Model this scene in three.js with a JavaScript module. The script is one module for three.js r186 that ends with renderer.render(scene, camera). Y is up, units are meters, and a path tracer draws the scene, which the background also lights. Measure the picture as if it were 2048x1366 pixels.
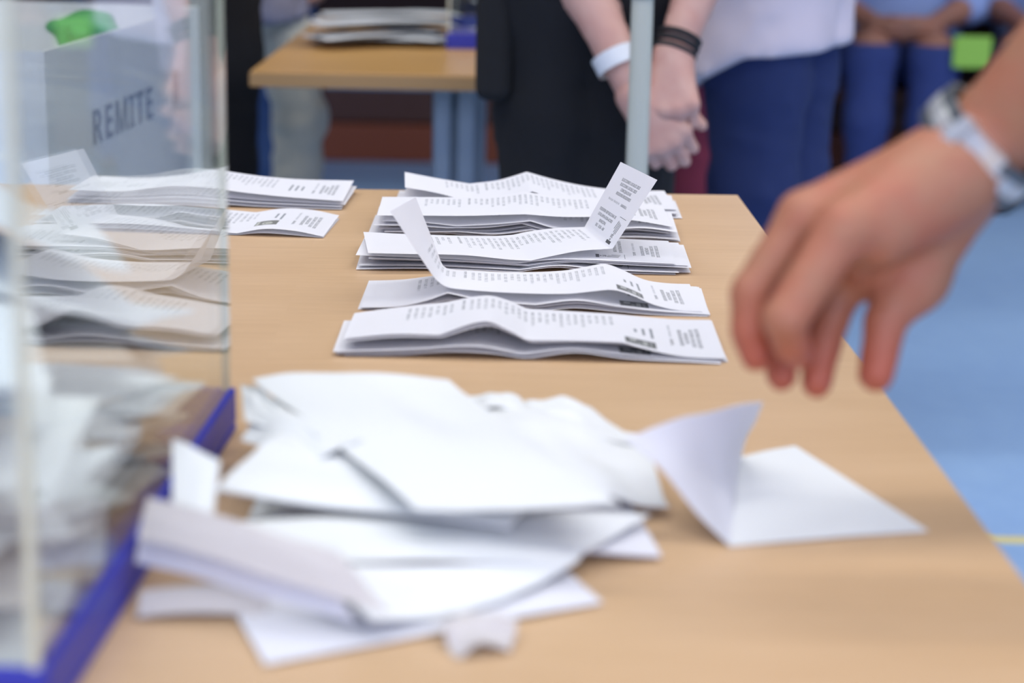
import * as THREE from 'three';
import { mergeGeometries as joinGeometries } from 'three/addons/utils/BufferGeometryUtils.js';
import { RoundedBoxGeometry } from 'three/addons/geometries/RoundedBoxGeometry.js';
import { FontLoader } from 'three/addons/loaders/FontLoader.js';
import { TextGeometry } from 'three/addons/geometries/TextGeometry.js';
import { ImprovedNoise } from 'three/addons/math/ImprovedNoise.js';
import { RectAreaLightUniformsLib } from 'three/addons/lights/RectAreaLightUniformsLib.js';

// ---------------------------------------------------------------- camera, lamps, exposure
const scene = new THREE.Scene();
scene.background = new THREE.Color(0x0b0c0e);
const T = 0.74;                                    // height of the table tops
const camera = new THREE.PerspectiveCamera(19.866, 2048 / 1366, 0.05, 60);
camera.filmGauge = 36;
camera.position.set(0, T + 0.385, 0);
camera.rotation.set(-14.31 * Math.PI / 180, 0, 1.1 * Math.PI / 180, 'YXZ');
camera.focus = 1.84;
camera.userData.fStop = 4.0;
const renderer = new THREE.WebGLRenderer();
renderer.toneMapping = THREE.LinearToneMapping;
renderer.toneMappingExposure = 0.95;
renderer.shadowMap.enabled = true;
RectAreaLightUniformsLib.init();
const LAMP = { color: 0xfffaf3, radiance: 12.7, w: 2.4, d: 0.6, y: 5.6 };
const DAY = { color: 0xd6dcff, radiance: 3.9, w: 11, h: 2.4, y: 3.6, z: 6.98 };   // high windows behind the viewer
const LAMP_SPOTS = [[-3.6, -3.0], [-0.6, -3.0], [2.4, -3.0], [-3.6, 0.2], [-0.6, 0.2], [2.4, 0.2], [-0.6, 3.8], [2.4, 3.8], [5.4, -3.0], [5.4, 0.2]];

// ---------------------------------------------------------------- helpers
let seed = 20230528;
const rnd = () => { seed = (seed * 1664525 + 1013904223) >>> 0; return seed / 4294967296; };
const rr = (a, b) => a + (b - a) * rnd();
const noise3 = new ImprovedNoise();
const nz = (x, y, z) => noise3.noise(x + 31.7, y + 11.3, z + 57.1);
const taken = {};
const numbered = (n) => { taken[n] = (taken[n] ?? -1) + 1; return taken[n] ? n + '_' + String(taken[n]).padStart(3, '0') : n; };
function tag(o, label, category, group, kind) {
  if (label) o.userData.label = label;
  if (category) o.userData.category = category;
  if (group) o.userData.group = group;
  if (kind) o.userData.kind = kind;
  return o;
}
function thing(name, label, category, group, x = 0, y = 0, z = 0) {
  const g = new THREE.Group(); g.name = numbered(name); g.position.set(x, y, z); scene.add(g);
  return tag(g, label, category, group);
}
function mesh(name, geo, mat, parent) { const m = new THREE.Mesh(geo, mat); m.name = name; parent.add(m); return m; }
function top(name, geo, mat, label, category, group) { const m = new THREE.Mesh(geo, mat); m.name = numbered(name); scene.add(m); return tag(m, label, category, group); }
function struct(name, geo, mat, label, parent = scene) {
  const m = new THREE.Mesh(geo, mat); m.name = name; parent.add(m);
  if (parent === scene) tag(m, label, null, null, 'structure');
  return m;
}
const box = (w, h, d, x = 0, y = 0, z = 0) => new THREE.BoxGeometry(w, h, d).translate(x, y, z);
const rbox = (w, h, d, r, x = 0, y = 0, z = 0) => new RoundedBoxGeometry(w, h, d, 2, r).translate(x, y, z);
const cyl = (r0, r1, h, x, y, z, n = 24) => new THREE.CylinderGeometry(r0, r1, h, n).translate(x, y, z);
const mergeGeometries = (list) => joinGeometries(list.some((g) => !g.index) ? list.map((g) => (g.index ? g.toNonIndexed() : g)) : list);
const V = (a) => new THREE.Vector3(a[0], a[1], a[2]);

// a thin sheet: f(u, v) gives its middle surface; both faces and the cut edges are built
function sheetGeo(f, nu, nv, t) {
  const P = [], N = [];
  for (let j = 0; j <= nv; j++) for (let i = 0; i <= nu; i++) P.push(V(f(i / nu, j / nv)));
  const id = (i, j) => j * (nu + 1) + i;
  for (let j = 0; j <= nv; j++) for (let i = 0; i <= nu; i++) {
    const a = P[id(Math.min(i + 1, nu), j)].clone().sub(P[id(Math.max(i - 1, 0), j)]);
    const b = P[id(i, Math.min(j + 1, nv))].clone().sub(P[id(i, Math.max(j - 1, 0))]);
    N.push(b.cross(a).normalize());
  }
  const pos = [], uv = [], idx = [];
  const M = P.length;
  for (const sgn of [1, -1]) for (let j = 0; j <= nv; j++) for (let i = 0; i <= nu; i++) {
    const k = id(i, j), p = P[k].clone().addScaledVector(N[k], sgn * t / 2);
    pos.push(p.x, p.y, p.z);
    if (sgn > 0) uv.push(i / nu, 1 - j / nv); else uv.push(0.01, 0.5);
  }
  for (let j = 0; j < nv; j++) for (let i = 0; i < nu; i++) {
    const a = id(i, j), b = id(i + 1, j), c = id(i, j + 1), d = id(i + 1, j + 1);
    idx.push(a, c, b, b, c, d, M + a, M + b, M + c, M + b, M + d, M + c);
  }
  const rim = [];
  for (let i = 0; i <= nu; i++) rim.push(id(i, 0));
  for (let j = 1; j <= nv; j++) rim.push(id(nu, j));
  for (let i = nu - 1; i >= 0; i--) rim.push(id(i, nv));
  for (let j = nv - 1; j > 0; j--) rim.push(id(0, j));
  for (let k = 0; k < rim.length; k++) {
    const a = rim[k], b = rim[(k + 1) % rim.length], q = pos.length / 3;
    for (const w of [a, b, M + a, M + b]) { pos.push(pos[3 * w], pos[3 * w + 1], pos[3 * w + 2]); uv.push(0.01, 0.5); }
    idx.push(q, q + 1, q + 2, q + 1, q + 3, q + 2);
  }
  const g = new THREE.BufferGeometry();
  g.setAttribute('position', new THREE.Float32BufferAttribute(pos, 3));
  g.setAttribute('uv', new THREE.Float32BufferAttribute(uv, 2));
  g.setIndex(idx); g.computeVertexNormals();
  return g;
}
// distance to a tapered limb between two joints [x, y, z, r]
function limb(p, a, b, sz = 1) {
  const ax = b[0] - a[0], ay = b[1] - a[1], az = (b[2] - a[2]) * sz;
  const px = p[0] - a[0], py = p[1] - a[1], pz = (p[2] - a[2]) * sz;
  const q = ax * ax + ay * ay + az * az;
  const t = q > 0 ? Math.max(0, Math.min(1, (px * ax + py * ay + pz * az) / q)) : 0;
  return Math.hypot(px - t * ax, py - t * ay, pz - t * az) - (a[3] + (b[3] - a[3]) * t);
}
const smin = (a, b, k) => { const h = Math.max(k - Math.abs(a - b), 0) / k; return Math.min(a, b) - h * h * k * 0.25; };
// meshes the zero surface of a distance field on a grid
function netGeo(sdf, lo, hi, c) {
  const n = [0, 1, 2].map((k) => Math.max(2, Math.ceil((hi[k] - lo[k]) / c) + 1)), [nx, ny, nzz] = n;
  const F = new Float32Array(nx * ny * nzz), at = (i, j, k) => i + nx * (j + ny * k);
  for (let k = 0; k < nzz; k++) for (let j = 0; j < ny; j++) for (let i = 0; i < nx; i++) F[at(i, j, k)] = sdf([lo[0] + i * c, lo[1] + j * c, lo[2] + k * c]);
  const id = new Int32Array(F.length).fill(-1), pos = [], idx = [];
  for (let k = 0; k < nzz - 1; k++) for (let j = 0; j < ny - 1; j++) for (let i = 0; i < nx - 1; i++) {
    let m = 0, s = [0, 0, 0]; const f = [];
    for (let q = 0; q < 8; q++) f.push(F[at(i + (q & 1), j + ((q >> 1) & 1), k + (q >> 2))]);
    for (let q = 0; q < 8; q++) for (let b = 1; b < 8; b <<= 1) if (!(q & b) && (f[q] < 0) !== (f[q | b] < 0)) {
      const t = f[q] / (f[q] - f[q | b]);
      s[0] += (q & 1) + (b === 1 ? t : 0); s[1] += ((q >> 1) & 1) + (b === 2 ? t : 0); s[2] += (q >> 2) + (b === 4 ? t : 0); m++;
    }
    if (m) { id[at(i, j, k)] = pos.length / 3; pos.push(lo[0] + (i + s[0] / m) * c, lo[1] + (j + s[1] / m) * c, lo[2] + (k + s[2] / m) * c); }
  }
  for (let k = 1; k < nzz - 1; k++) for (let j = 1; j < ny - 1; j++) for (let i = 1; i < nx - 1; i++) {
    const a = F[at(i, j, k)] < 0;
    const quad = (w, x, y, z, flip) => { if (w < 0 || x < 0 || y < 0 || z < 0) return; flip ? idx.push(w, y, x, w, z, y) : idx.push(w, x, y, w, y, z); };
    if (a !== F[at(i + 1, j, k)] < 0) quad(id[at(i, j - 1, k - 1)], id[at(i, j, k - 1)], id[at(i, j, k)], id[at(i, j - 1, k)], !a);
    if (a !== F[at(i, j + 1, k)] < 0) quad(id[at(i - 1, j, k - 1)], id[at(i - 1, j, k)], id[at(i, j, k)], id[at(i, j, k - 1)], !a);
    if (a !== F[at(i, j, k + 1)] < 0) quad(id[at(i - 1, j - 1, k)], id[at(i, j - 1, k)], id[at(i, j, k)], id[at(i - 1, j, k)], !a);
  }
  const g = new THREE.BufferGeometry();
  g.setAttribute('position', new THREE.Float32BufferAttribute(pos, 3));
  g.setIndex(idx); g.computeVertexNormals();
  return g;
}
const addUV = (g) => { g.setAttribute('uv', new THREE.Float32BufferAttribute(new Float32Array(g.attributes.position.count * 2), 2)); return g; };

// ---------------------------------------------------------------- textures and materials
function noiseTex(w, h, f, rep = 1) {
  const d = new Uint8Array(w * h * 4);
  for (let y = 0; y < h; y++) for (let x = 0; x < w; x++) {
    const c = f(x / w, y / h), o = 4 * (y * w + x);
    for (let k = 0; k < 3; k++) d[o + k] = Math.max(0, Math.min(255, c[k]));
    d[o + 3] = 255;
  }
  const t = new THREE.DataTexture(d, w, h);
  t.colorSpace = THREE.SRGBColorSpace; t.magFilter = THREE.LinearFilter; t.minFilter = THREE.LinearFilter; t.wrapS = t.wrapT = THREE.RepeatWrapping; t.repeat.set(rep, rep);
  t.needsUpdate = true;
  return t;
}
const std = (color, roughness = 0.8, extra = {}) => new THREE.MeshStandardMaterial({ color, roughness, ...extra });
const beechTex = noiseTex(1024, 1024, (u, v) => {
  const wv = nz(u * 3, v * 7, 0.3) * 0.6;
  const g = nz(u * 9, v * 130 + wv * 6, 1) * 4.5 + nz(u * 40, v * 420, 2) * 3.5 + nz(u * 3, v * 14 + wv, 4) * 5;
  return [208 + g, 175 + g * 1.05, 136 + g * 1.1];
});
const bgBeechTex = noiseTex(512, 512, (u, v) => { const g = nz(u * 5, v * 60, 8) * 7 + nz(u * 30, v * 200, 2) * 5; return [208 + g, 163 + g, 98 + g]; });
const floorTex = noiseTex(1024, 1024, (u, v) => {
  const g = nz(u * 6, v * 6, 0) * 5 + nz(u * 40, v * 40, 3) * 4 + nz(u * 200, v * 200, 5) * 4;
  return [150 + g, 186 + g, 230 + g * 0.6];
}, 6);
const M = {
  beech: new THREE.MeshPhysicalMaterial({ map: beechTex, roughness: 0.42, clearcoat: 0.25, clearcoatRoughness: 0.35 }),
  bgBeech: new THREE.MeshPhysicalMaterial({ map: bgBeechTex, roughness: 0.4, clearcoat: 0.25, clearcoatRoughness: 0.3 }),
  edge: std(0xa98657, 0.6),
  floor: std(0xffffff, 0.5, { map: floorTex }),
  line: std(0xd9d2a0, 0.6),
  maroon: std(0x1f0c0e, 0.9),
  plankDark: std(0x4a2c24, 0.55),
  plank: std(0x7d3f24, 0.5),
  wall: std(0xd2d3e0, 0.9),
  ceiling: std(0xb9bcc2, 0.95),
  steel: std(0x8f9fae, 0.45, { metalness: 0.25 }),
  pole: std(0xb9bdb0, 0.45),
  paper: std(0xdfe3e4, 0.9, { side: THREE.DoubleSide }),
  paperCool: std(0xdddfe6, 0.9, { side: THREE.DoubleSide }),
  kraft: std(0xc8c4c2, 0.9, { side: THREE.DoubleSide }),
  greenPaper: std(0x6d9a72, 0.9),
  blue: std(0x2a34a8, 0.45),
  acrylic: new THREE.MeshPhysicalMaterial({ color: 0xfafcfb, roughness: 0.02, transmission: 1, thickness: 0, ior: 1.56 }),
  acrylicEdge: std(0xc9cdb9, 0.35),
  whiteBoard: std(0xf3f4f1, 0.7),
  greenBag: std(0x4fae5a, 0.6),
  skin: new THREE.MeshPhysicalMaterial({ color: 0xffffff, vertexColors: true, roughness: 0.55, sheen: 0.15, sheenRoughness: 0.5 }),
  hair: std(0x2b211b, 0.7),
  shoe: std(0x2a2a2e, 0.6),
  silver: std(0xdadcd8, 0.38, { metalness: 0.75 }),
  silverDark: std(0x747b7e, 0.4, { metalness: 0.8 }),
  dial: std(0x1b2126, 0.2),
  black: std(0x0e0f12, 0.9),
  rubber: std(0x1c1d20, 0.7),
  eye: std(0xf1efea, 0.3), iris: std(0x3b2a1e, 0.3),
};
const cloth = (hex) => std(hex, 0.92);

// the print on the ballots; the canvas is 297 x 105 mm at 4 pixels a mm, its right end is the head of the ballot
function ballotTex(kind) {
  const W = 1188, H = 420, cv = document.createElement('canvas'); cv.width = W; cv.height = H;
  const c = cv.getContext('2d');
  c.fillStyle = '#f0f1f5'; c.fillRect(0, 0, W, H);
  const line = (txt, fromHead, across, size, bold, col) => {
    c.save(); c.translate(W - fromHead, across); c.rotate(Math.PI / 2);
    c.fillStyle = col; c.font = (bold ? 'bold ' : '') + size + 'px sans-serif'; c.textAlign = 'center'; c.textBaseline = 'middle';
    c.fillText(txt, 0, 0); c.restore();
  };
  const ink = '#4b5157', soft = '#858b91';
  ['ELECCIONES LOCALES 2023', 'ELECCIONS LOCALS 2023', 'CONCEJALES/AS', 'REGIDORS/REGIDORES'].forEach((t, i) => line(t, 58 + i * 19, 215, 16.5, true, ink));
  line('Municipio / Municipi de', 146, 150, 13, false, soft); line('SABADELL', 146, 275, 15, true, ink);
  if (kind === 'strokes') {
    ['ESQUERRA REPUBLICANA DE', 'CATALUNYA-EUIA-ACORD', 'MUNICIPAL', 'ERC - EUIA - AM'].forEach((t, i) => line(t, 198 + i * 21, 160, 16, true, ink));
    // emblem: four slanting strokes over two short words and a dark block
    c.fillStyle = '#5a5f66'; c.fillRect(W - 186, 300, 2, 78);
    c.strokeStyle = '#23272c'; c.lineWidth = 5;
    [[0, 34], [13, 44], [26, 50], [39, 42]].forEach(([dy, len], i) => { c.beginPath(); c.moveTo(W - 200 - i * 3, 318 + dy); c.lineTo(W - 200 - len - i * 3, 312 + dy * 1.05); c.stroke(); });
    line('ERC', 262, 336, 17, true, '#23272c'); line('AM', 276, 336, 11, true, '#23272c');
    c.fillStyle = '#23272c'; c.fillRect(W - 294, 308, 13, 56);
  } else if (kind === 'photo') {
    c.fillStyle = soft; for (let i = 0; i < 3; i++) c.fillRect(W - 212 - i * 26, 150 + i * 16, 9, 120 - i * 38);
    c.fillStyle = '#3c413f'; c.fillRect(W - 300, 318, 98, 74);
    c.fillStyle = '#aeb2ae'; c.fillRect(W - 286, 326, 22, 30); c.fillRect(W - 244, 334, 16, 44);
    c.fillStyle = '#7b807d'; c.fillRect(W - 262, 350, 14, 34); c.fillRect(W - 222, 328, 10, 50);
  } else if (kind === 'emblem') {
    c.fillStyle = soft; for (let i = 0; i < 2; i++) c.fillRect(W - 214 - i * 26, 110, 9, 120 - i * 30);
    c.fillStyle = '#5b5d50'; c.fillRect(W - 300, 250, 92, 84);
    c.fillStyle = '#b9bbae'; c.beginPath(); c.ellipse(W - 250, 300, 22, 26, 0, 0, 7); c.fill(); c.fillRect(W - 296, 254, 12, 74);
    c.strokeStyle = '#5b5d50'; c.lineWidth = 4; c.beginPath(); c.ellipse(W - 250, 300, 11, 14, 0, 0.6, 5.6); c.stroke();
  } else {
    c.fillStyle = soft; for (let i = 0; i < 3; i++) c.fillRect(W - 205 - i * 26, 170 - i * 14, 9, 90 + i * 24);
  }
  // the list of candidates, too small to read
  const row = (x, n) => {
    let y = 48; const end = y + n * 190;
    while (y < end) {
      const word = 4 + Math.floor(rnd() * 6);
      for (let k = 0; k < word && y < end; k++, y += 9) {
        c.fillStyle = 'rgba(78,86,92,' + (0.45 + 0.3 * rnd()).toFixed(2) + ')';
        c.fillRect(x - 9, y, 10, 2); if (rnd() > 0.4) c.fillRect(x - 9, y + 5, 10, 2);
        if (rnd() > 0.3) c.fillRect(x - 1, y, 2, 6); if (rnd() > 0.5) c.fillRect(x - 9, y, 2, 6);
      }
      y += 9;
    }
  };
  for (let x = W - 330, i = 0; x > 390; x -= 23, i++) row(x, 0.55 + 0.55 * rnd());
  line('SUPLENTS / SUPLENTES', 822, 100, 13, true, ink);
  for (let x = 330; x > 190; x -= 23) row(x, 0.45 + 0.5 * rnd());
  const t = new THREE.CanvasTexture(cv); t.colorSpace = THREE.SRGBColorSpace; t.anisotropy = 8;
  return t;
}
const BM = {};
for (const k of ['strokes', 'photo', 'emblem', 'plain']) BM[k] = new THREE.MeshPhysicalMaterial({ map: ballotTex(k), roughness: 1, transmission: 0.4, thickness: 0, side: THREE.DoubleSide });

// ---------------------------------------------------------------- the hall
const hall = { x0: -8, x1: 8, z0: -7.05, z1: 7, h: 6.2 };
const floorG = box(hall.x1 - hall.x0 + 0.4, 0.2, hall.z1 - hall.z0 + 0.4, 0, -0.1, (hall.z0 + hall.z1) / 2);
struct('floor', floorG, M.floor, 'blue sports hall floor');
struct('trim_1', box(9, 0.002, 0.035, 1.5, 0.001, -3.115), M.line, 'thin yellow line marked on the blue floor');
struct('ceiling', box(hall.x1 - hall.x0 + 0.4, 0.2, hall.z1 - hall.z0 + 0.4, 0, hall.h + 0.1, (hall.z0 + hall.z1) / 2), M.ceiling, 'hall ceiling');
struct('wall_back', box(hall.x1 - hall.x0 + 0.4, hall.h, 0.2, 0, hall.h / 2, hall.z0 - 0.1), M.maroon, 'dark maroon wall at the far end of the hall');
{
  const wf = new THREE.Group(); wf.name = 'wall_front'; scene.add(wf); tag(wf, 'pale wall behind the viewer with a band of high windows', null, null, 'structure');
  const y0 = DAY.y - DAY.h / 2, y1 = DAY.y + DAY.h / 2, sw = (hall.x1 - hall.x0 + 0.4 - DAY.w) / 2, zc = hall.z1 + 0.1;
  mesh('lower_wall', box(hall.x1 - hall.x0 + 0.4, y0, 0.2, 0, y0 / 2, zc), M.wall, wf);
  mesh('upper_wall', box(hall.x1 - hall.x0 + 0.4, hall.h - y1, 0.2, 0, (hall.h + y1) / 2, zc), M.wall, wf);
  for (const q of [-1, 1]) mesh('side_wall', box(sw, DAY.h, 0.2, q * (DAY.w + sw) / 2, DAY.y, zc), M.wall, wf);
  const wn = new THREE.Group(); wn.name = 'window_1'; scene.add(wn); tag(wn, 'band of high frosted windows behind the viewer', null, null, 'structure');
  const glow = new THREE.MeshStandardMaterial({ color: 0xffffff, emissive: DAY.color, emissiveIntensity: 1.1, roughness: 0.7 });
  for (let i = 0; i < 8; i++) mesh('pane', box(DAY.w / 8 - 0.05, DAY.h - 0.08, 0.012, (i - 3.5) * DAY.w / 8, DAY.y, zc - 0.05), glow, wn);
  for (let i = 0; i <= 8; i++) mesh('mullion', box(0.05, DAY.h, 0.08, (i - 4) * (DAY.w - 0.05) / 8, DAY.y, zc - 0.05), M.steel, wn);
  for (const q of [-1, 1]) mesh('frame_rail', box(DAY.w, 0.04, 0.08, 0, DAY.y + q * (DAY.h / 2 - 0.02), zc - 0.05), M.steel, wn);
  const l = new THREE.RectAreaLight(DAY.color, DAY.radiance, DAY.w, DAY.h); l.position.set(0, DAY.y, DAY.z); l.castShadow = true; l.name = 'window_light'; wn.add(l);
}
struct('wall_left', box(0.2, hall.h, hall.z1 - hall.z0, hall.x0 - 0.1, hall.h / 2, (hall.z0 + hall.z1) / 2), M.wall, 'pale side wall on the left');
struct('wall_right', box(0.2, hall.h, hall.z1 - hall.z0, hall.x1 + 0.1, hall.h / 2, (hall.z0 + hall.z1) / 2), M.wall, 'pale side wall on the right');
struct('ceiling_gallery', box(9.2, 0.25, 2.1, -3.4, 2.55, hall.z0 + 1.05), M.maroon, 'underside of the gallery over the far wall');
{ // two rows of boards at the foot of the far wall
  const b = new THREE.Group(); b.name = 'baseboard_back'; scene.add(b); tag(b, 'reddish wooden boards along the foot of the far wall', null, null, 'structure');
  for (let i = 0; i < 8; i++) {
    const x = -7 + i * 2;
    mesh('plank', rbox(1.992, 0.136, 0.05, 0.006, x, 0.07, hall.z0 + 0.03), M.plank, b);
    mesh('plank', rbox(1.992, 0.126, 0.03, 0.006, x, 0.205, hall.z0 + 0.02), M.plankDark, b);
  }
}
LAMP_SPOTS.forEach(([x, z], i) => {
  const g = thing('ceiling_lamp', 'long white ceiling lamp of the hall', 'lamp', 'ceiling lamps of the hall', x, LAMP.y, z);
  mesh('housing', rbox(LAMP.w + 0.1, 0.12, LAMP.d + 0.1, 0.02, 0, 0.075, 0), M.wall, g);
  mesh('diffuser', box(LAMP.w, 0.01, LAMP.d, 0, 0.008, 0), new THREE.MeshStandardMaterial({ color: 0xffffff, emissive: LAMP.color, emissiveIntensity: 1.2, roughness: 0.6 }), g);
  for (const sx of [-1, 1]) mesh('hanger', cyl(0.008, 0.008, hall.h - LAMP.y - 0.13, sx * 0.9, (hall.h - LAMP.y + 0.13) / 2, 0, 8), M.steel, g);
  const l = new THREE.RectAreaLight(LAMP.color, LAMP.radiance, LAMP.w, LAMP.d);
  l.position.set(0, -0.004, 0); l.rotation.x = -Math.PI / 2; l.castShadow = true; l.name = 'lamp_light'; g.add(l);
});

// ---------------------------------------------------------------- tables
function makeTable(name, label, w, d, x, z, yaw, topMat) {
  const t = thing(name, label, 'table', null, x, 0, z); t.rotation.y = yaw;
  const tg = box(w, 0.026, d, 0, T - 0.013, 0);
  { const p = tg.attributes.position, n = tg.attributes.normal, uv = tg.attributes.uv; for (let i = 0; i < p.count; i++) if (Math.abs(n.getY(i)) > 0.5) uv.setXY(i, p.getX(i) / 1.0, p.getZ(i) / 1.0); }
  mesh('tabletop', tg, topMat, t);
  mesh('edge_band', mergeGeometries([box(w + 0.002, 0.022, 0.002, 0, T - 0.014, d / 2 + 0.001), box(w + 0.002, 0.022, 0.002, 0, T - 0.014, -d / 2 - 0.001), box(0.002, 0.022, d, w / 2 + 0.001, T - 0.014, 0), box(0.002, 0.022, d, -w / 2 - 0.001, T - 0.014, 0)]), M.edge, t);
  for (const sz of [-1, 1]) {
    const zz = sz * (d / 2 - 0.24);
    for (const sx of [-1, 1]) mesh('leg', rbox(0.034, T - 0.086, 0.06, 0.008, sx * 0.022, (T - 0.026) / 2 + 0.012, zz), M.steel, t);
    mesh('foot', rbox(w * 0.8, 0.04, 0.07, 0.012, 0, 0.021, zz), M.steel, t);
    mesh('bracket', rbox(w * 0.7, 0.03, 0.05, 0.006, 0, T - 0.0415, zz), M.steel, t);
  }
  mesh('rail', rbox(0.04, 0.04, d - 0.58, 0.006, 0, T - 0.08, 0), M.steel, t);
  return t;
}
makeTable('counting_table', 'pale beech table in the foreground with the sorted ballots on it', 0.92, 1.86, -0.1837, -1.268, 1.3 * Math.PI / 180, M.beech);
makeTable('polling_table', 'beech table with grey legs further back beside the person in black', 0.68, 1.2, -0.11, -3.94, -0.6 * Math.PI / 180, M.bgBeech);

// ---------------------------------------------------------------- ballots
const BL = 0.297, BW = 0.105;
// prof: rows [s, height at the far edge, height at the near edge, 1 if creased there]
function profile(prof) {
  const cut = [0]; prof.forEach((p, i) => { if (p[3] && i && i < prof.length - 1) cut.push(i); }); cut.push(prof.length - 1);
  const part = [];
  for (let k = 0; k + 1 < cut.length; k++) part.push(prof.slice(cut[k], cut[k + 1] + 1));
  const at = (s, col) => {
    const q = part.find((r) => s <= r[r.length - 1][0] + 1e-9) ?? part[part.length - 1];
    let i = 0; while (i < q.length - 2 && s > q[i + 1][0]) i++;
    const a = q[i], b = q[i + 1], w = b[0] - a[0], t = Math.max(0, Math.min(1, (s - a[0]) / w));
    const sl = (b[col] - a[col]) / w;
    const m0 = i > 0 ? (b[col] - q[i - 1][col]) / (b[0] - q[i - 1][0]) : sl, m1 = i < q.length - 2 ? (q[i + 2][col] - a[col]) / (q[i + 2][0] - a[0]) : sl;
    const t2 = t * t, t3 = t2 * t;
    return (2 * t3 - 3 * t2 + 1) * a[col] + (t3 - 2 * t2 + t) * w * m0 + (-2 * t3 + 3 * t2) * b[col] + (t3 - t2) * w * m1;
  };
  return at;
}
const mixProf = (a, b, t) => (s, col) => a(s, col) * (1 - t) + b(s, col) * t;
function ballotGeo(at, ax, as, z, yaw, lift, shear) {
  const n = 64, X = [0], h = [];
  for (let i = 0; i <= n; i++) h.push((at(i / n, 1) + at(i / n, 2)) / 2);
  for (let i = 1; i <= n; i++) { const ds = BL / n, dh = h[i] - h[i - 1]; X.push(X[i - 1] + Math.sqrt(Math.max(ds * ds - dh * dh, ds * ds * 0.05))); }
  const off = X[Math.round(as * n)], c = Math.cos(yaw), sn = Math.sin(yaw);
  return sheetGeo((u, v) => {
    const i = Math.round(u * n), zz = (v - 0.5) * BW, x = X[i] - off + zz * (shear ? shear(u) : 0);
    const e = at(u, 1) * (1 - v) + at(u, 2) * v;
    return [ax + x * c + zz * sn, T + 0.0006 + lift + Math.max(e, 0), z - x * sn + zz * c];
  }, n, 6, 0.00018);
}
const ORD = ['first', 'second', 'third', 'fourth', 'fifth', 'sixth', 'seventh', 'eighth', 'ninth', 'tenth'];
function pile({ n, ax, as = 0.5, z, yaw = 0, topP, botP, kind, topLabel, where, group, ts, shear, topYaw, topAx, jx = 0.004, jz = 0.003, topAs, mid, topZ }) {
  const A = profile(botP), B = profile(mid ?? topP), C = profile(topP);
  ts = ts ?? Array.from({ length: n }, (_, i) => i / (n - 1)); n = ts.length;
  for (let i = 0; i < n; i++) {
    const last = i === n - 1, t = ts[i];
    const f = last ? C : mixProf(A, B, t);
    const g = ballotGeo(f, (last && topAx !== undefined ? topAx : ax) + (last ? 0 : rr(-jx, jx)), last && topAs !== undefined ? topAs : as, (last && topZ !== undefined ? topZ : z) + (last ? 0 : rr(-jz, jz)), last && topYaw !== undefined ? topYaw : yaw + (last ? 0 : rr(-0.02, 0.02)), i * 0.0005, last ? shear : undefined);
    top('ballot_paper', g, BM[kind], last ? topLabel : ORD[n - 1 - i] + ' ballot from the top ' + where, 'ballot', group);
  }
}
pile({ ts: [0, .05, .11, .2, .86, 1], ax: 0.0145, z: -1.505, kind: 'photo', group: 'ballots of the pile nearest the camera', jx: 0.006,
  topLabel: 'top ballot of the pile nearest the camera, arched left of its middle', where: 'of the pile nearest the camera',
  topP: [[0, .006, .011], [.13, .012, .0155], [.25, .0165, .0155, 1], [.37, .023, .027], [.43, .0195, .021], [.49, .0125, .0125, 1], [.62, .011, .013], [.735, .0095, .0125, 1], [.82, .0075, .006], [.9, .006, .002], [1, .006, .001]],
  botP: [[0, 0, 0], [.15, .001, .001], [.28, .003, .004], [.4, .002, .003], [.49, 0, 0, 1], [.62, .005, .006], [.75, .002, .002], [.9, .001, .001], [1, 0, 0]] });
pile({ ts: [0, .12, .45, .95, 1], shear: (s) => -.17 * Math.max(0, 1 - s / .25), ax: 0.0195, z: -1.66, kind: 'photo', group: 'ballots of the second pile from the camera', topAx: -0.0590, topAs: 0.25, topYaw: 0.02,
  topLabel: 'ballot with its blank left end standing up in the second pile', where: 'of the second pile from the camera',
  topP: [[0, .0765, .083], [.2, .0245, .030], [.235, .0145, .0225], [.26, .0115, .0185], [.32, .0105, .0165], [.45, .0095, .0145], [.6, .0115, .0145], [.69, .0165, .0175], [.73, .0185, .0185], [.78, .0140, .0150], [.86, .0045, .006], [.93, .0015, .0015], [1, .001, .0005]],
  mid: [[0, .001, .001], [.1, .0025, .0025], [.18, .006, .0075], [.25, .0095, .0155, 1], [.36, .008, .009], [.5, .005, .006, 1], [.62, .009, .0105], [.73, .005, .006, 1], [.85, .002, .0025], [1, .0005, 0]],
  botP: [[0, 0, 0], [.12, .0005, .0005], [.25, .001, .002], [.4, .001, .001], [.5, .001, .001], [.62, .004, .005], [.72, .002, .003], [.85, .0005, .0005], [1, 0, 0]] });
pile({ ts: [0, .08, .2, .66, .78, .95, 1], shear: (s) => Math.max(0, (s - .3) / .45) * .10, ax: 0.010, z: -1.825, kind: 'strokes', group: 'ballots of the third pile from the camera', topAx: 0.0805, topAs: 0.75, topYaw: 0.12, topZ: -1.831, jx: 0.009, jz: 0.006,
  topLabel: 'ballot whose printed head stands up towards the camera in the third pile', where: 'of the third pile from the camera',
  topP: [[0, .0145, .0155], [.12, .0125, .0145], [.3, .0105, .013], [.44, .010, .0085], [.5, .011, .0075, 1], [.56, .0145, .0115], [.65, .0175, .0165], [.75, .0185, .0185, 1], [1, .083, .083]],
  mid: [[0, .008, .010], [.15, .0075, .009], [.3, .007, .008], [.5, .0065, .005, 1], [.62, .009, .0095], [.75, .0105, .010, 1], [.88, .0095, .009], [1, .0085, .008]],
  botP: [[0, 0, .0005], [.2, .001, .002], [.4, .001, .001], [.5, 0, 0, 1], [.62, .003, .005], [.74, .002, .002], [.85, .0005, .0005], [1, 0, 0]] });
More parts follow.
